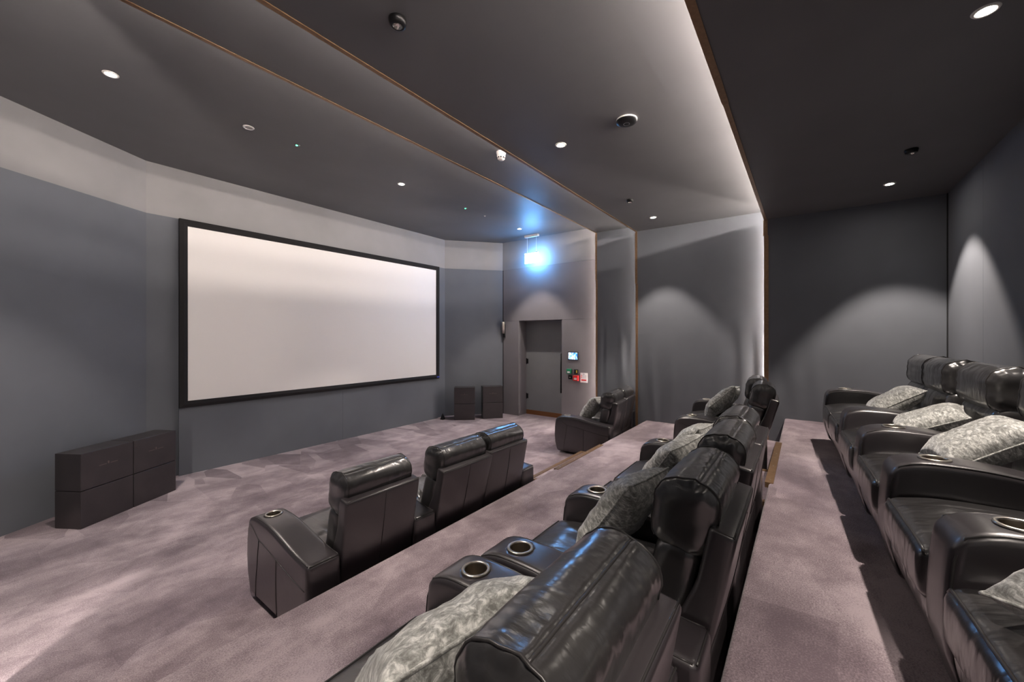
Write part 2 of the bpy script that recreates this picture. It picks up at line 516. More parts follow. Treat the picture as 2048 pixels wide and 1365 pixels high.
# left-hand side walls (outside the frame, closing the room)
struct('wall_left_second', box(XL[2] - 0.03, XL[2], ends[2][0], YL[2], 0, ZC[2] + 0.04), M['wall'], 'grey wall strip at the left beyond the picture edge')
struct('wall_left_third', box(XL[3] - 0.1, XL[3], ends[3][0], YL[3], 0, ZC[3] + 0.04), M['wall'], 'grey wall left of the middle tier beyond the picture edge')
struct('wall_left_rear', box(XL[4] - 0.1, XL[4], YB - 0.05, YL[4], 0, ZC[4] + 0.04), M['wall'], 'grey wall left of the rear tier beyond the picture edge')
struct('wall_left_return', box(XL[4] - 0.1, XL[2] + 0.0, ends[2][0] - 0.03, ends[2][0], 0, ZC[2] + 0.04), M['wall'], 'grey return wall at the left beyond the picture edge')
struct('wall_left_return_rear', box(XL[4] - 0.1, XL[3] + 0.0, ends[3][0] - 0.03, ends[3][0], 0, ZC[3] + 0.04), M['wall'], 'grey return wall left of the camera')

# front walls: lower fabric panels proud of a lighter upper band
def banded(name, p, q, label, joints=()):
    o = struct(name, oriented(p, q, 0, ZC[1] + 0.02, 0.05), M['black'], label)
    pv = Vector((p[0], p[1])); qv = Vector((q[0], q[1]))
    d = (qv - pv).normalized(); inn = Vector((d.y, -d.x))
    P1, Q1 = pv + inn * 0.012, qv + inn * 0.012
    P2, Q2 = pv + inn * 0.006, qv + inn * 0.006
    part('upper_panel', oriented(P2, Q2, BAND + 0.002, ZC[1], 0.02), M['band'], o)
    stops = [0.0] + list(joints) + [1.0]
    for a, b in zip(stops[:-1], stops[1:]):
        A = P1.lerp(Q1, a) + d * (0.0015 if a > 0 else 0); B = P1.lerp(Q1, b) - d * (0.0015 if b < 1 else 0)
        part('lower_panel', oriented(A, B, 0, BAND, 0.02), M['wall'], o)
    return o
banded('wall_left', (XL[1], ends[1][0] - 0.02), (XL[1], 5.61), 'grey side wall at the left beyond the picture edge')
banded('wall_front_left', (XL[1] - 0.02, 5.60), (1.30, YS), 'angled grey wall left of the screen behind the stacked black speakers')
banded('wall_front', (1.28, YS), (6.35, YS), 'front wall carrying the large projection screen')
banded('wall_front_right', (6.35, YS), (XR[1] + 0.02, 5.66), 'angled grey wall between the screen and the door')

# shallow projecting panels below the screen
sp = struct('wall_front_plinth', box(1.62, 6.075, 6.485, 6.53, 0, 3.2), M['wall'], 'shallow grey panel projecting below the screen')
for x0, x1 in ((1.61, 3.86), (3.863, 6.085)):
    part('panel', box(x0, x1, 6.47, 6.49, 0, 0.95), M['wall'], sp)

# door wall
dw = struct('wall_right', box(XR[1] + 0.02, XR[1] + 0.40, 5.205, 5.75, 0, 2.14), M['doorwall'], 'panelled grey wall around the recessed door under the lit sign')
part('pier', box(XR[1] + 0.02, XR[1] + 0.40, YL[2] - D - 0.05, 4.10, 0, 2.14), M['doorwall'], dw)
part('lintel', box(XR[1] + 0.02, XR[1] + 0.40, YL[2] - D - 0.05, 5.75, 2.14, ZC[1] + 0.02), M['doorwall'], dw)
part('panel', box(XR[1], XR[1] + 0.025, 5.205, 5.635, 0, 2.135), M['doorwall'], dw)
part('panel', box(XR[1], XR[1] + 0.025, YL[2] - D, 4.10, 0, 2.135), M['doorwall'], dw)
part('panel', box(XR[1], XR[1] + 0.025, YL[2] - D, 5.635, 2.14, BAND), M['doorwall'], dw)
part('upper_panel', box(XR[1] + 0.004, XR[1] + 0.025, YL[2] - D, 5.655, BAND + 0.003, ZC[1]), M['band'], dw)
part('corner_gap', box(XR[1] - 0.001, XR[1] + 0.02, 5.635, 5.652, 0, BAND), M['black'], dw)
part('jamb_edge', box(XR[1] - 0.002, XR[1] + 0.006, 5.199, 5.208, 0, 2.135), M['band'], dw)
dr = struct('door_1', box(7.66, 7.71, 4.05, 5.25, 0.0, 2.2), M['door'], 'grey flush door set deep in the wall recess', 'door')
part('kick_plate', box(7.652, 7.662, 4.10, 5.20, 0.0, 0.10), simple('bronze_kick', (0.22, 0.095, 0.035), 0.4, 0.3), dr)
part('door_handle', join(tube([(7.60, 4.26, 0.56), (7.60, 4.26, 1.42)], 0.016, 10), tube([(7.60, 4.26, 0.64), (7.665, 4.26, 0.64)], 0.010, 8), tube([(7.60, 4.26, 1.34), (7.665, 4.26, 1.34)], 0.010, 8)), M['blackmetal'], dr, True)
for z in (0.35, 1.15):
    part('hinge', join(tube([(7.652, 5.195, z), (7.652, 5.195, z + 0.13)], 0.010, 8), box(7.655, 7.662, 5.15, 5.195, z + 0.01, z + 0.12)), M['blackmetal'], dr)
part('door_closer', box(7.60, 7.66, 4.16, 4.22, 2.07, 2.11), M['steel'], dr)

# ------------------------------------------------------------------ screen
scr = empty('projection_screen', (3.85, 6.47, 0)); tag(scr, 'large blank white projection screen in a black velvet frame', 'screen')
sx0, sx1, sz0, sz1, fw = 1.605 - 3.85, 6.09 - 3.85, 0.872, 3.30, 0.085
def fbar(pts):   # bevelled bar of the frame
    v, f = pts
    return v, f
def frame_piece(a, b, inner_a, inner_b):
    # outer a->b, inner a->b (x,z); wedge section: thin at the outer edge, thick in the middle
    V = []
    for (o, i) in ((a, inner_a), (b, inner_b)):
        mx, mz = (o[0] + i[0]) / 2, (o[1] + i[1]) / 2
        V += [(o[0], 0, o[1]), (o[0], -0.045, o[1]), (mx, -0.062, mz), (i[0], -0.040, i[1]), (i[0], 0, i[1])]
    Fc = [(j, (j + 1) % 5, 5 + (j + 1) % 5, 5 + j) for j in range(5)]
    Fc += [(4, 3, 2, 1, 0), (5, 6, 7, 8, 9)]
    return V, Fc
o_ = [(sx0, sz0), (sx1, sz0), (sx1, sz1), (sx0, sz1)]
i_ = [(sx0 + fw, sz0 + fw), (sx1 - fw, sz0 + fw), (sx1 - fw, sz1 - fw), (sx0 + fw, sz1 - fw)]
for j in range(4):
    part('frame_bar', frame_piece(o_[j], o_[(j + 1) % 4], i_[j], i_[(j + 1) % 4]), M['frame'], scr)
part('screen_fabric', box(sx0 + fw - 0.01, sx1 - fw + 0.01, -0.03, -0.012, sz0 + fw - 0.01, sz1 - fw + 0.01), M['screen'], scr)
part('maker_tag', box(sx1 - 0.085, sx1 - 0.015, -0.062, -0.050, sz0 + 0.025, sz0 + 0.05), M['bluetag'], scr)

# ------------------------------------------------------------------ speakers
def cabinet(loc, rz, w, d, h, label, group, logo):
    e = empty('speaker_cabinet', loc, (0, 0, rz)); tag(e, label, 'speaker', group)
    part('cabinet', rbox(0, w, 0.0, d, 0.0, h, 0.004, (1, 1, 1), 1), M['speaker'], e)
    if logo:   # crown mark with a faint line of lettering either side, too worn to read
        g = [box(w / 2 - 0.006, w / 2 + 0.006, -0.0012, 0, h * 0.55, h * 0.55 + 0.016)]
        g.append(lathe([(0.0001, 0), (0.008, 0), (0.008, 0.001), (0.0001, 0.001)], 10))
        v, f = g[1]; g[1] = ([(x + w / 2, -z, y + h * 0.55 + 0.018) for x, y, z in v], f)
        for s in (-1, 1):
            for i in range(7):
                x = w / 2 + s * (0.022 + 0.0095 * i)
                g.append(box(x - 0.0032, x + 0.0032, -0.0012, 0, h * 0.55 - 0.001, h * 0.55 + 0.0055))
        part('maker_mark', join(*g), M['logo'], e)
    return e
ang = atan2(0.504, 0.826)
p0 = Vector((0.627, 5.421, 0)); dv = Vector((cos(ang), sin(ang), 0))
g1 = 'black speaker cabinets stacked by the left wall'
gap = 0.006
cabinet(p0, ang, 0.475, 0.27, 0.346, 'lower black speaker cabinet nearest the left picture edge', g1, False)
cabinet(p0 + Vector((0, 0, 0.352)), ang, 0.475, 0.27, 0.346, 'upper black speaker cabinet nearest the left picture edge', g1, True)
cabinet(p0 + dv * 0.483, ang, 0.475, 0.27, 0.346, 'lower black speaker cabinet beside the left end of the screen wall', g1, False)
cabinet(p0 + dv * 0.483 + Vector((0, 0, 0.352)), ang, 0.475, 0.27, 0.346, 'upper black speaker cabinet beside the left end of the screen wall', g1, True)
g2 = 'black speaker cabinets right of the screen'
for (x, y, a, nm) in ((6.13, 6.02, -48, 'left'), (6.60, 5.62, -41, 'right')):
    for zz, lv in ((0, 'lower'), (0.35, 'upper')):
        cabinet((x, y, zz), radians(a), 0.44, 0.24, 0.344, '%s box of the %s' % (lv, 'speaker stack nearer the screen' if nm == 'left' else 'speaker stack nearer the door'), g2, zz > 0)
fs = obj('door_wedge', mesh('door_wedge', ([(0, 0, 0), (0.09, 0.02, 0), (0.09, 0.09, 0), (0.0, 0.09, 0), (0.03, 0.05, 0.13), (0.05, 0.06, 0.13)], [(3, 2, 1, 0), (0, 1, 5, 4), (1, 2, 5), (2, 3, 4, 5), (3, 0, 4)]), M['black'], False), loc=(6.02, 6.24, 0))
tag(fs, 'tiny black wedge on the carpet below the right screen corner', 'wedge')

# ------------------------------------------------------------------ recliner parts
L, AW, SW = 0.85, 0.20, 0.56
def arm_top(y):
    t = y / L
    h = 0.485 + 0.085 * sstep(0.0, 0.75, t)
    d = max(0.0, (y - (L - 0.14)) / 0.14)
    return h - 0.065 * (1 - sqrt(max(0, 1 - min(d, 1) ** 2)))
def arm_fn(x, y, z):
    z2 = 0.03 + (z - 0.03) * (arm_top(min(max(y, 0), L)) - 0.03) / 0.54
    if y > L - 0.25:
        t = (y - (L - 0.25)) / 0.25
        y += t * (0.022 * sin(pi * min(1, z2 / 0.55)) - 0.035 * max(0, 1 - z2 / 0.2))
    sgn = 1 if x > 0 else -1
    x += sgn * 0.006 * sin(pi * z2 / 0.55) * (1 if abs(x) > 0.08 else 0)
    return x, y, z2
CUPY = L - 0.155
def arm_mesh(cup):
    vf = rbox(-AW / 2, AW / 2, 0, L, 0.03, 0.57, 0.03, (4, 22, 10), 3, arm_fn)
    me = mesh('armrest', vf, M['leather2'])
    if not cup: return me
    o = bpy.data.objects.new('tmp', me); COL.objects.link(o)
    cz = arm_top(CUPY)
    cut = mesh('cut', lathe([(0.0465, -0.09), (0.0465, 0.08)], 28, True), M['leather2'])
    c = bpy.data.objects.new('tmpc', cut); COL.objects.link(c); c.location = (0, CUPY, cz)
    md = o.modifiers.new('b', 'BOOLEAN'); md.operation = 'DIFFERENCE'; md.object = c; md.solver = 'EXACT'
    bpy.context.view_layer.update()
    ev = o.evaluated_get(bpy.context.evaluated_depsgraph_get())
    me2 = bpy.data.meshes.new_from_object(ev); me2.name = 'armrest_cup'
    bpy.data.objects.remove(o); bpy.data.objects.remove(c)
    return me2
def wr(x, y, z, s, a, seed=0):
    return a * noise.noise(Vector((x * s, y * s, z * s + seed)))

def arm_seams(side):
    s = side * (AW / 2 + 0.0045)
    def pt(y, z):
        X, Y, Z = arm_fn(side * AW / 2, y, z); return (X + side * 0.0005, Y, Z)
    def line(pts):
        out = []
        for (a, b) in zip(pts[:-1], pts[1:]):
            for i in range(8):
                t = i / 8; out.append(pt(a[0] + (b[0] - a[0]) * t, a[1] + (b[1] - a[1]) * t))
        out.append(pt(*pts[-1])); return out
    return join(tube(line([(L - 0.03, 0.53), (L - 0.19, 0.44), (0.45, 0.42), (0.03, 0.40)]), 0.0028, 5), tube(line([(L - 0.19, 0.44), (L - 0.17, 0.25), (L - 0.12, 0.05)]), 0.0028, 5),
                tube(line([(0.40, 0.42), (0.40, 0.05)]), 0.0028, 5))
def top_piping():
    out = []
    for s in (-1, 1):
        pts = []
        for i in range(24):
            y = 0.02 + (L - 0.045) * i / 23
            x, yy, zz = arm_fn(s * (AW / 2 - 0.012), y, 0.57 - 0.0075)
            pts.append((x, yy, zz))
        for z in (0.50, 0.42, 0.3, 0.18, 0.06):
            x, yy, zz = arm_fn(s * (AW / 2 - 0.009), L - 0.009, z); pts.append((x, yy, zz))
        out.append(tube(pts, 0.0045, 5))
    pts = [arm_fn(-0.085 + 0.17 * i / 6, 0.009, 0.563) for i in range(7)]
    out.append(tube(pts, 0.004, 5))
    return join(*out)
cup_prof = [(0.0405, -0.065), (0.0415, 0.0), (0.0425, 0.005), (0.049, 0.0065), (0.054, 0.004), (0.0545, 0.0), (0.0465, -0.004)]
def cup_mesh():
    v1, f1 = lathe(cup_prof, 28)
    v2, f2 = lathe([(0.0002, -0.065), (0.0405, -0.065)], 28)
    n = len(f1)
    V, Fc = join((v1, f1), (v2, f2))
    idx = []
    for i in range(len(Fc)): idx.append(1 if (i < 28 or i >= n) else 0)
    return mesh('cup_holder', (V, Fc), [M['steel'], M['steel_dark']], True, idx)

def seat_fn(x, y, z):
    hx = SW / 2
    u, v = x / hx, (y - 0.53) / 0.34
    top = sstep(0.30, 0.43, z)
    z += 0.032 * top * max(0, 1 - u * u) * max(0, 1 - v * v)
    for cx in (-0.10, 0.10):
        for cy in (0.40,):
            dx, dy = x - cx, y - cy
            r2 = dx * dx + dy * dy
            a = atan2(dy, dx)
            z -= top * (0.034 * exp(-r2 / 0.0018) + 0.013 * exp(-r2 / 0.012) * (0.5 + 0.5 * cos(6 * a)))
    z -= top * 0.02 * sstep(0.70, 0.88, y)
    z += top * wr(x, y, 0, 9, 0.004, 1)
    if y > 0.75: y += 0.012 * sin(pi * max(0, min(1, (z - 0.2) / 0.24)))
    return x, y, z
def seat_mesh():
    return mesh('seat_cushion', rbox(-SW / 2 + 0.004, SW / 2 - 0.004, 0.16, 0.875, 0.22, 0.43, 0.045, (30, 32, 4), 3, seat_fn), M['leather'])
def seat_piping():
    pts = []
    for i in range(25):
        t = -1 + 2 * i / 24
        x = t * (SW / 2 - 0.016)
        a = seat_fn(x, 0.86, 0.418); pts.append((a[0], a[1] + 0.002, a[2] + 0.001 - 0.02 * max(0, abs(t) - 0.93) / 0.07))
    return mesh('piping', tube(pts, 0.0045, 6), M['thread'])
def foot_mesh():
    def fn(x, y, z):
        t = (z - 0.06) / 0.2
        if y > 0.80: y += 0.02 * sin(pi * max(0, min(1, t))) + wr(x * 3, z, 0, 6, 0.004, 5)
        y -= 0.05 * max(0, 1 - t) 
        return x, y, z
    return mesh('footrest', rbox(-SW / 2 + 0.008, SW / 2 - 0.008, 0.76, 0.86, 0.06, 0.25, 0.03, (16, 3, 8), 3, fn), M['leather'])
def base_mesh():
    return mesh('base', join(rbox(-SW / 2, SW / 2, 0.03, 0.10, 0.04, 0.27, 0.012, (6, 1, 4), 2), box(-SW / 2 + 0.01, SW / 2 - 0.01, 0.10, 0.75, 0.05, 0.22)), M['leather2'])
# backrest parts: local frame, pivot at bottom, y forward, z up along the back
def shell_mesh():
    def fn(x, y, z):
        t = z / 0.58
        if y > -0.03: y += 0.085 * max(0, 1 - t * 1.6) ** 1.2
        x *= 1 + 0.03 * t
        if y < -0.06: y -= 0.010 * sin(pi * t) * (1 - (x / 0.3) ** 2)
        return x, y, z
    return mesh('backrest', rbox(-0.272, 0.272, -0.085, 0.0, 0.0, 0.555, 0.016, (10, 3, 12), 2, fn), M['leather2'])
def shell_seams():
    out = []
    for xs in (-0.27, 0.27):
        pass
    pts = [(-0.265 * 1.03 + 0.53 * 1.03 * i / 12, -0.074, 0.552) for i in range(13)]
    out.append(tube(pts, 0.004, 5))
    pts = [(0.0, -0.0865 - 0.0105 * sin(pi * (i / 10)), 0.02 + 0.525 * i / 10) for i in range(11)]
    out.append(tube(pts, 0.0016, 5))
    return mesh('seam', join(*out), M['thread'])
HZ0, HZ1 = 0.405, 0.675
def head_fn(x, y, z):
    hx = 0.268
    u = x / hx
    # plump towards the middle, pulled in at the ends, creases radiating from the ends
    p = 1 - 0.10 * abs(u) ** 3
    cy, cz = 0.055, 0.54
    y = cy + (y - cy) * p; z = cz + (z - cz) * (1 - 0.05 * abs(u) ** 3)
    e = abs(u) ** 2
    ang = atan2(z - cz, y - cy)
    wv = noise.noise(Vector((x * 5, ang * 4.0, 2.0))) * 0.006 * (0.35 + e) + noise.noise(Vector((x * 2.2, ang * 1.5, 7.0))) * 0.008
    win = exp(-((ang - 1.6) / 0.75) ** 2)
    mod = max(0.0, 0.15 + 1.5 * noise.noise(Vector((x * 6, ang * 1.3, 4.0))))
    ph = 5.0 * noise.noise(Vector((x * 3.2, ang * 1.6, 9.0)))
    wv += 0.014 * win * mod * (0.2 + 1.0 * e) * sin(2 * pi * x / 0.066 + ph + 0.9 * ang)
    d = Vector((0, y - cy, z - cz))
    if d.length > 1e-5: d.normalize()
    y += d.y * wv; z += d.z * wv
    # stitched seam groove along the crown and its front twin
    for a0 in (1.75, 1.25):
        g = exp(-((ang - a0) / 0.05) ** 2) * (0.005 if a0 > 1.5 else 0.0)
        y -= d.y * g; z -= d.z * g
    ax_, xi = abs(x), 0.183
    ax_ = ax_ * (0.268 - 0.034) / xi if ax_ <= xi else 0.234 + (ax_ - xi) * 0.4
    x = math.copysign(ax_, x)
    if abs(u) > 0.9:
        x += (0.006 if x > 0 else -0.006) * noise.noise(Vector((y * 12, z * 12, x)))
    return x, y, z
def head_mesh():
    return mesh('headrest', rbox(-0.268, 0.268, -0.055, 0.165, HZ0, HZ1, 0.085, (64, 7, 8), 8, head_fn), M['leather'])
def head_seam():
    out = []
    def on(x, ang):   # point on the headrest surface in direction ang
        cy, cz, hy, hz, r = 0.055, 0.54, 0.11, 0.135, 0.085
        d = Vector((cos(ang), sin(ang)))
        lo, hi = 0.0, 0.3
        for _ in range(24):
            m = (lo + hi) / 2; q = d * m
            ix, iz = max(-(hy - r), min(hy - r, q.x)), max(-(hz - r), min(hz - r, q.y))
            if (q - Vector((ix, iz))).length < r: lo = m
            else: hi = m
        q = d * lo
        return head_fn(x, cy + q.x, cz + q.y)
    out.append(tube([on(-0.19 + 0.38 * i / 24, 1.75) for i in range(25)], 0.0042, 5))
    for s in (-1, 1):
        out.append(tube([on(s * 0.192, a) for a in [(-0.9 + 3.9 * j / 26) for j in range(27)]], 0.004, 5))
    return mesh('seam', join(*out), M['thread'])
def lumbar_fn(x, y, z):
    u = x / 0.265; t = (z - 0.03) / 0.40
    if y > 0.05:
        y += 0.03 * sin(pi * max(0, min(1, t))) * (1 - u * u) + wr(x, 0, z, 8, 0.007, 3)
        y -= 0.018 * exp(-((t - 0.97) / 0.08) ** 2)
        y += 0.006 * sin(14 * u + 5 * t) * exp(-((t - 0.1) / 0.2) ** 2)
    return x, y, z
def lumbar_mesh():
    return mesh('lumbar_cushion', rbox(-0.265, 0.265, -0.01, 0.14, 0.0, 0.43, 0.05, (24, 4, 16), 3, lumbar_fn), M['leather'])
ME = {'arm': arm_mesh(True), 'arm_plain': arm_mesh(False),
      'seamL': mesh('seam', arm_seams(-1), M['thread']), 'seamR': mesh('seam', arm_seams(1), M['thread']),
      'pipe': mesh('piping', top_piping(), M['thread']), 'cup': cup_mesh(), 'seat': seat_mesh(), 'seatpipe': seat_piping(),
      'foot': foot_mesh(), 'base': base_mesh(), 'shell': shell_mesh(), 'shellseam': shell_seams(), 'head': head_mesh(),
      'headseam': head_seam(), 'lumbar': lumbar_mesh(),
      'armfoot': mesh('foot', lathe([(0.02, 0), (0.022, 0.035)], 10, True), M['black'])}

def sofa(layout, loc, rot, label, group, tilts, name='recliner_sofa', nocup=()):
    """layout: A = armrest, S = seat; loc = left rear floor corner, faces +Y"""
    e = empty(name, loc, (0, 0, radians(rot))); tag(e, label, 'recliner sofa', group)
    x = 0.0; ai = si = 0
    centers = []
    for c in layout:
        if c == 'A':
            cup = ai not in nocup
            a = obj('armrest', ME['arm'] if cup else ME['arm_plain'], e, (x + AW / 2, 0, 0))
            if cup:
                c2 = obj('cup_holder', ME['cup'], a, (0, CUPY, arm_top(CUPY) + 0.0005))
                sl = (arm_top(CUPY + 0.04) - arm_top(CUPY - 0.04)) / 0.08
                c2.rotation_euler = (math.atan(sl), 0, 0)
                c2['label'] = 'round steel cup holder'
            obj('piping', ME['pipe'], a)
            if x == 0: obj('seam', ME['seamL'], a)
            if x + AW + 0.01 > len([q for q in layout if q == 'S']) * SW + len([q for q in layout if q == 'A']) * AW: obj('seam', ME['seamR'], a)
            for yy in (0.1, L - 0.14): obj('foot', ME['armfoot'], a, (0, yy, 0))
            x += AW; ai += 1
        else:
            cx = x + SW / 2
            s = obj('seat_cushion', ME['seat'], e, (cx, 0, 0)); obj('piping', ME['seatpipe'], s)
            obj('footrest', ME['foot'], e, (cx, 0, 0))
            obj('base', ME['base'], e, (cx, 0, 0))
            tl = tilts[si] if isinstance(tilts, (list, tuple)) else tilts
            b = obj('backrest', ME['shell'], e, (cx, 0.125, 0.265), (radians(tl), 0, 0))
            obj('seam', ME['shellseam'], b)
            obj('lumbar_cushion', ME['lumbar'], b, (0, 0.012, 0.02))
            h = obj('headrest', ME['head'], b, (0, 0.012, 0), (radians(random.uniform(-2, 2)), 0, 0))
            # crown seam rides with the headrest as a sibling to stay within three levels
            obj('headrest_seam', ME['headseam'], b, (0, 0.012, 0), tuple(h.rotation_euler))
            centers.append(cx); x += SW; si += 1
    return e, centers

gF, gM, gR = 'front row recliner sofas', 'second row recliner sofas', 'rear row recliner sofas'
S_front_l, c1 = sofa('ASASSA', (1.14, 2.265, 0), -1.0, 'three-seat black leather recliner sofa in the front row facing the screen', gF, [10, 14, 11])
S_front_r, c2 = sofa('ASSA', (5.47, 2.265, 0), 6.0, 'two-seat black leather recliner sofa in the front row near the door', gF, [11, 11])
S_mid_a, c3 = sofa('ASA', (0.266, 0.285, F1), 0.5, 'single black leather recliner nearest the camera in the second row', gM, [10], name='recliner_chair')
S_mid_b, c4 = sofa('ASASSA', (1.245, 0.245, F1), 0.3, 'three-seat black leather recliner sofa in the middle of the second row', gM, [12, 10, 10])
S_mid_e, c5 = sofa('ASSA', (4.63, 0.30, F1), 4.0, 'far two-seat black leather recliner sofa in the second row against the lit fabric wall', gM, [16, 11])
rr = 2.7
S_rear, c6 = sofa('ASASASASASSA', (0.97, -1.235, F2), rr, 'long black leather recliner row on the rear tier along the back wall', gR, 4, nocup=(4,))

# ------------------------------------------------------------------ cushions
def cushion_mesh(seed, s=0.43, t=0.085):
    n = 26
    V, Fc = [], []
    def sh(i): 
        a = -1 + 2 * i / n
        return math.copysign(1 - (1 - abs(a)) ** 1.5, a)
    for side in (1, -1):
        for j in range(n + 1):
            for i in range(n + 1):
                u, v = sh(i), sh(j)
                h = (max(0, (1 - u ** 4) * (1 - v ** 4))) ** 0.55
                pin = 1 - 0.07 * (1 - abs(v) ** 2) * abs(u) ** 2
                pin2 = 1 - 0.07 * (1 - abs(u) ** 2) * abs(v) ** 2
                x, y = u * s / 2 * pin, v * s / 2 * pin2
                edge = max(abs(u), abs(v))
                wz = noise.noise(Vector((u * 3 + seed, v * 3, side))) * 0.012 + 0.010 * noise.noise(Vector((u * 7, v * 7 + seed, side * 2))) * sstep(0.4, 0.9, edge)
                z = side * h * t + wz * h
                V.append((x, y, z))
    w = n + 1; off = w * w
    for j in range(n):
        for i in range(n):
            a = j * w + i
            Fc.append((a, a + 1, a + w + 1, a + w)); Fc.append((off + a, off + a + w, off + a + w + 1, off + a + 1))
    rim = [(V[i][0], V[i][1], 0) for i in range(w)] + [(V[j * w + n][0], V[j * w + n][1], 0) for j in range(1, w)] + \
          [(V[n * w + i][0], V[n * w + i][1], 0) for i in range(n - 1, -1, -1)] + [(V[j * w][0], V[j * w][1], 0) for j in range(n - 1, 0, -1)]
    return mesh('cushion', (V, Fc), M['velvet']), mesh('piping', tube(rim, 0.005, 6, True), M['velvet'])
CU = [cushion_mesh(s) for s in (0.0, 5.3, 11.7)]
def cushion(sofa_o, x, y, z, lean, spin, yaw, k, label, sc=1.0):
    """x,y,z in the sofa frame (z from its floor); lean = tilt of the face from horizontal"""
    mt = sofa_o.matrix_basis
    p = Matrix.Translation(sofa_o.location) @ Matrix.Rotation(sofa_o.rotation_euler.z, 4, 'Z') @ Vector((x, y, z + 0.008))
    e = empty('cushion', p); tag(e, label, 'cushion', 'silver velvet cushions')
    R = Matrix.Rotation(sofa_o.rotation_euler.z + radians(yaw), 3, 'Z') @ Matrix.Rotation(radians(-lean), 3, 'X') @ Matrix.Rotation(radians(spin), 3, 'Z')
    e.rotation_euler = R.to_euler(); e.scale = (sc,) * 3
    obj('cushion_body', CU[k][0], e); obj('piping', CU[k][1], e)
    return e
cushion(S_front_r, c2[0] + 0.0, 0.43, 0.64, 55, 6, -6, 0, 'silver velvet cushion on the front row sofa near the door')
cushion(S_mid_a, c3[0] - 0.02, 0.45, 0.628, 44, -6, -10, 1, 'large silver velvet cushion on the recliner nearest the camera', 1.05)
cushion(S_mid_b, c4[0] + 0.04, 0.42, 0.64, 56, 5, -8, 2, 'silver velvet cushion on the second row beside the paired armrests')
cushion(S_mid_b, c4[1] + 0.06, 0.42, 0.636, 54, -4, -10, 0, 'silver velvet cushion leaning on the middle seat of the second row sofa')
cushion(S_mid_b, c4[2] - 0.02, 0.43, 0.635, 52, 6, -6, 1, 'silver velvet cushion on the far seat of the second row three-seat sofa')
cushion(S_mid_e, c5[0] + 0.05, 0.46, 0.66, 50, 38, -14, 2, 'tilted silver velvet cushion on the near seat of the far second row sofa', 0.9)
cushion(S_mid_e, c5[1] + 0.06, 0.44, 0.62, 52, 5, -6, 0, 'silver velvet cushion behind the tilted one on the far second row sofa')
cushion(S_rear, c6[4] + 0.0, 0.49, 0.578, 34, 6, -8, 1, 'farthest silver velvet cushion on the rear row', 0.9)
cushion(S_rear, c6[3] - 0.085, 0.48, 0.565, 28, -8, -3, 2, 'second farthest silver velvet cushion on the rear row', 0.86)
cushion(S_rear, c6[2] - 0.075, 0.47, 0.592, 34, 4, -2, 0, 'bright silver velvet cushion on the rear row at the right picture edge', 0.92)
cushion(S_rear, c6[0] + 0.0, 0.58, 0.567, 18, 36, -6, 1, 'silver velvet cushion on the nearest rear row seat, cut by the picture edge')

# ------------------------------------------------------------------ ceiling fittings
ring = mesh('trim_ring', lathe([(0.030, 0.004), (0.033, -0.006), (0.047, -0.007), (0.052, -0.001), (0.052, 0.0)], 28), M['white'])
lens = mesh('lens', lathe([(0.0002, 0.0), (0.034, 0.0)], 24), M['lens'])
def downlight(x, y, zc_, label, w, tilt=(0, 0), size=72, blend=0.35):
    e = empty('downlight', (x, y, zc_)); tag(e, label, 'downlight', 'lit recessed downlights')
    obj('trim_ring', ring, e)
    obj('lens', lens, e, (0, 0, -0.003), (pi, 0, 0))
    ld = bpy.data.lights.new('downlight_beam', 'SPOT'); ld.energy = w; ld.color = WARM
    ld.spot_size = radians(size); ld.spot_blend = blend; ld.shadow_soft_size = 0.03
    lo = bpy.data.objects.new('downlight_beam', ld); COL.objects.link(lo); lo.parent = e
    lo.location = (0, 0, -0.012); lo.rotation_euler = (radians(tilt[0]), radians(tilt[1]), 0)
wf, wm, wr_ = SPOT_W['front'], SPOT_W['middle'], SPOT_W['rear']
downlight(0.70, 4.60, ZC[1], 'lit downlight at the left of the ceiling above the screen', wf)
downlight(3.64, 4.61, ZC[1], 'lit downlight centred before the screen', wf)
downlight(6.57, 4.63, ZC[1], 'lit downlight next to the hanging lit sign', wf)
downlight(0.45, 1.86, ZC[3], 'lit downlight above the second row beyond the top of the picture', wm)
downlight(3.31, 1.857, ZC[3], 'lit downlight above the second row near the black ceiling disc', wm)
downlight(6.17, 1.866, ZC[3], 'lit downlight casting the scallop on the fabric wall', wm)
downlight(0.18, -0.72, ZC[4], 'lit downlight behind the camera above the rear row', wr_, (-5, 0), 78)
downlight(2.98, -0.72, ZC[4], 'lit downlight in the top right corner above the rear row', wr_, (-5, 0), 78)
downlight(5.78, -0.72, ZC[4], 'lit downlight near the far corner above the rear row', wr_, (-5, 0), 78)

def gimbal(x, y, zc_, label, drop=0.03, r=0.045):
    e = empty('spotlight', (x, y, zc_)); tag(e, label, 'spotlight', 'unlit black spotlights')
    part('housing', lathe([(r, 0), (r * 1.02, -0.008), (r * 0.9, -drop), (r * 0.55, -drop - 0.006), (r * 0.5, -drop + 0.01)], 24), M['blackmetal'], e, True)
    part('reflector', lathe([(r * 0.55, -drop - 0.004), (r * 0.4, -drop + 0.004), (0.0003, -drop + 0.012)], 20), M['bulb'], e, True)
gimbal(1.45, 1.87, ZC[3], 'unlit black spotlight at the top of the picture above the second row', 0.035, 0.05)
gimbal(5.19, 1.87, ZC[3], 'small unlit spotlight beside the far lit downlight of the middle ceiling')
gimbal(4.83, -0.74, ZC[4], 'unlit black spotlight above the rear row')
e = empty('downlight', (1.72, 4.63, ZC[1])); tag(e, 'unlit white recessed downlight between the left lit one and the green indicator', 'downlight')
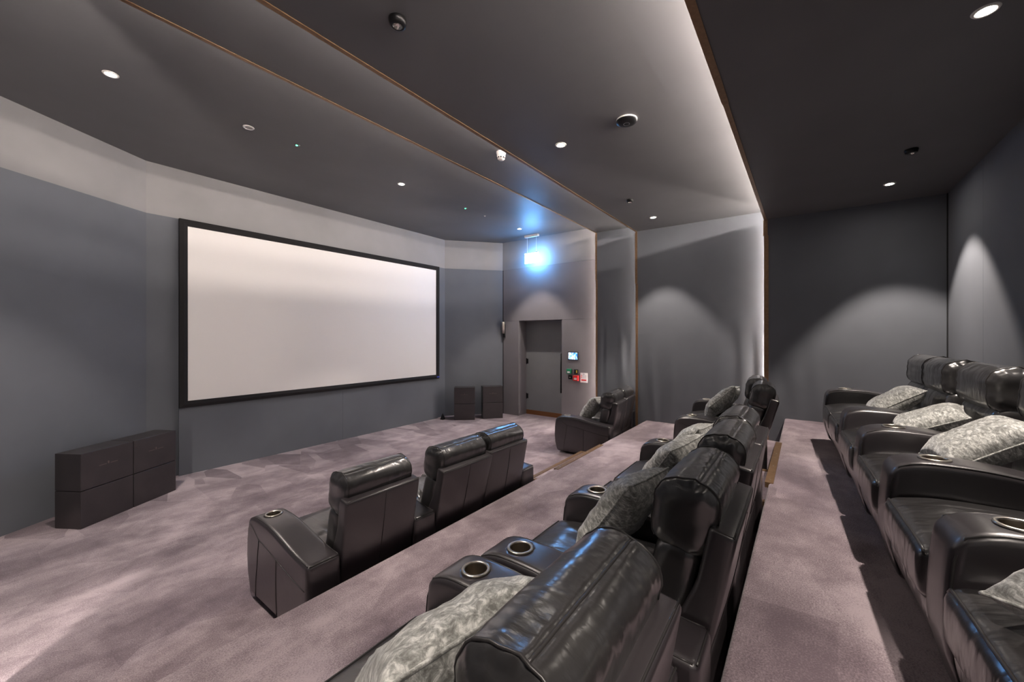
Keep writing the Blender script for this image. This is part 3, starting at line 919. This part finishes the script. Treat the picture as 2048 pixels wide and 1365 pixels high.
obj('trim_ring', ring, e); part('reflector', lathe([(0.0003, 0.0), (0.034, 0.0)], 20), simple('unlit_lens', (0.45, 0.42, 0.38), 0.3), e, loc=(0, 0, -0.003), rot=(pi, 0, 0))
for x, lab in ((2.20, 'green indicator lamp on the ceiling left of the middle downlight'), (4.97, 'small green indicator lamp on the ceiling right of the middle downlight')):
    e = empty('indicator_lamp', (x, 4.62, ZC[1])); tag(e, lab, 'indicator lamp', 'green ceiling indicators')
    part('bezel', lathe([(0.012, -0.004), (0.030, -0.006), (0.034, 0)], 20), M['ceil'], e, True)
    part('lamp', lathe([(0.0002, -0.007), (0.011, -0.006), (0.012, 0)], 16), M['greenled'], e, True)
e = empty('ceiling_sensor', (5.49, 4.63, ZC[1])); tag(e, 'tiny white ceiling sensor near the lit sign', 'sensor')
part('dome', lathe([(0.0002, -0.016), (0.010, -0.012), (0.013, 0)], 14), M['white'], e, True)
part('base_ring', lathe([(0.013, -0.004), (0.02, 0)], 14), M['steel'], e, True)
# black ceiling disc
e = empty('ceiling_access_point', (3.25, 1.20, ZC[3])); tag(e, 'round black disc unit on the ceiling above the second row', 'ceiling unit')
part('base_plate', lathe([(0.085, 0), (0.086, -0.012)], 32), M['white'], e, True)
part('dome', lathe([(0.0002, -0.036), (0.030, -0.036), (0.060, -0.032), (0.082, -0.022), (0.086, -0.012)], 32), M['blackmetal'], e, True)
part('light_ring', lathe([(0.022, -0.0375), (0.026, -0.0375)], 28), simple('grey_ring', (0.35, 0.35, 0.36), 0.4), e, rot=(0, 0, 0))
# smoke detector
e = empty('smoke_detector', (3.39, 2.63, ZC[2])); tag(e, 'white smoke detector on the narrow ceiling strip', 'smoke detector')
part('base_plate', lathe([(0.0002, -0.014), (0.052, -0.014), (0.053, 0)], 28), M['white'], e, True)
part('chamber', lathe([(0.0002, -0.085), (0.028, -0.084), (0.040, -0.074), (0.045, -0.058), (0.047, -0.014)], 28), M['white'], e, True)
for i in range(10):
    a = 2 * pi * i / 10
    part('vent', box(-0.008, 0.008, -0.002, 0.002, -0.007, 0.007), M['black'], e, loc=(0.0435 * cos(a), 0.0435 * sin(a), -0.066), rot=(0, 0, a + pi / 2))

# ------------------------------------------------------------------ hanging lit sign
e = empty('exit_sign', (7.12, 4.70, ZC[1])); tag(e, 'bright suspended exit sign panel glowing blue white before the door wall', 'exit sign')
part('ceiling_bracket', box(-0.03, 0.03, -0.17, 0.17, -0.045, 0.0), M['white'], e)
for y in (-0.115, 0.115):
    part('suspension_wire', tube([(0, y, -0.045), (0, y, -0.37)], 0.003, 6), M['wire'], e)
    part('clip', box(-0.010, 0.010, y - 0.012, y + 0.012, -0.385, -0.365), M['steel'], e)
part('lit_panel', box(-0.008, 0.008, -0.17, 0.17, -0.60, -0.385), M['exit'], e)
part('power_light', lathe([(0.0002, -0.004), (0.010, -0.003), (0.011, 0)], 12), M['greenled'], e, loc=(0, -0.02, -0.045))

# ------------------------------------------------------------------ wall fittings by the door
wx = XR[1]
e = empty('wall_light', (7.325, 5.60, 0)); tag(e, 'small silver cylinder wall light in the corner left of the door', 'wall light')
part('lamp_body', move(lathe([(0.0002, 0.14), (0.036, 0.14), (0.038, 0.135), (0.038, -0.13), (0.0002, -0.13)], 20), (-0.03, 0, 1.98)), M['steel'], e, True)
part('bracket_and_shadow', box(0.0, 0.022, -0.025, 0.025, 1.76, 2.06), M['black'], e)  # black plate for the bracket, with its shadow below the lamp modelled in
e = empty('touch_panel', (wx, 3.83, 1.386)); tag(e, 'touch control panel with a glowing blue and white display right of the door', 'touch panel')
part('bezel', rbox(-0.022, 0, -0.12, 0.12, -0.088, 0.088, 0.006, (1, 1, 1), 2), M['black'], e, True)
part('display', box(-0.0235, -0.022, -0.10, 0.10, -0.068, 0.068), M['touch'], e)
e = empty('door_release', (wx, 3.914, 1.069)); tag(e, 'green emergency door release box under the touch panel', 'door release')
part('housing', rbox(-0.05, 0, -0.052, 0.052, -0.05, 0.05, 0.005, (1, 1, 1), 2), M['green'], e, True)
part('label_plate', box(-0.0515, -0.05, -0.030, 0.030, -0.032, 0.002), M['paper'], e)
e = empty('wall_switch', (wx, 3.76, 1.07)); tag(e, 'black wall switch with a yellow mark above the red call point', 'switch')
part('housing', rbox(-0.03, 0, -0.046, 0.046, -0.046, 0.046, 0.004, (1, 1, 1), 2), M['black'], e, True)
part('yellow_mark', box(-0.0315, -0.03, -0.030, -0.006, -0.024, 0.028), M['yellow'], e)
e = empty('key_switch', (wx, 3.902, 0.945)); tag(e, 'dark square key switch below the green release box', 'switch')
part('plate', rbox(-0.012, 0, -0.042, 0.042, -0.040, 0.040, 0.004, (1, 1, 1), 2), M['blackmetal'], e, True)
part('barrel', lathe([(0.0002, 0.0), (0.012, 0.0), (0.013, -0.006)], 14), M['steel'], e, loc=(-0.018, 0, 0), rot=(0, -pi / 2, 0))
e = empty('fire_call_point', (wx, 3.76, 0.94)); tag(e, 'red break-glass fire call point', 'call point')
part('housing', rbox(-0.055, 0, -0.056, 0.056, -0.053, 0.053, 0.005, (1, 1, 1), 2), M['red'], e, True)
part('white_window', box(-0.0565, -0.055, -0.030, 0.030, -0.030, 0.004), M['paper'], e)
part('black_dot', lathe([(0.0002, 0), (0.009, 0)], 12), M['black'], e, loc=(-0.0570, 0, -0.012), rot=(0, -pi / 2, 0))
for s in (-1, 1):
    part('arrow', ([(-0.0575, s * 0.026, -0.019), (-0.0575, s * 0.026, -0.005), (-0.0575, s * 0.013, -0.012)], [(0, 1, 2)] if s < 0 else [(2, 1, 0)]), M['black'], e)
e = empty('fire_notice', (wx, 3.592, 0.955)); tag(e, 'white fire notice with a red band on the wall', 'notice')
part('sheet', box(-0.006, 0, -0.078, 0.078, -0.097, 0.097), M['paper'], e)
part('red_band', box(-0.0068, -0.006, -0.055, 0.055, -0.062, -0.035), M['red'], e)
part('heading_mark', box(-0.0068, -0.006, -0.012, 0.012, 0.062, 0.084), M['ink'], e)
for i, z in enumerate((0.045, 0.022, -0.001)):
    part('symbol', lathe([(0.0002, 0), (0.009, 0)], 12), M['red'] if i < 2 else M['ink'], e, loc=(-0.0065, 0.052, z), rot=(0, -pi / 2, 0))
    part('text_line', box(-0.0066, -0.006, -0.055, 0.036, z - 0.004, z + 0.001), M['ink'], e)
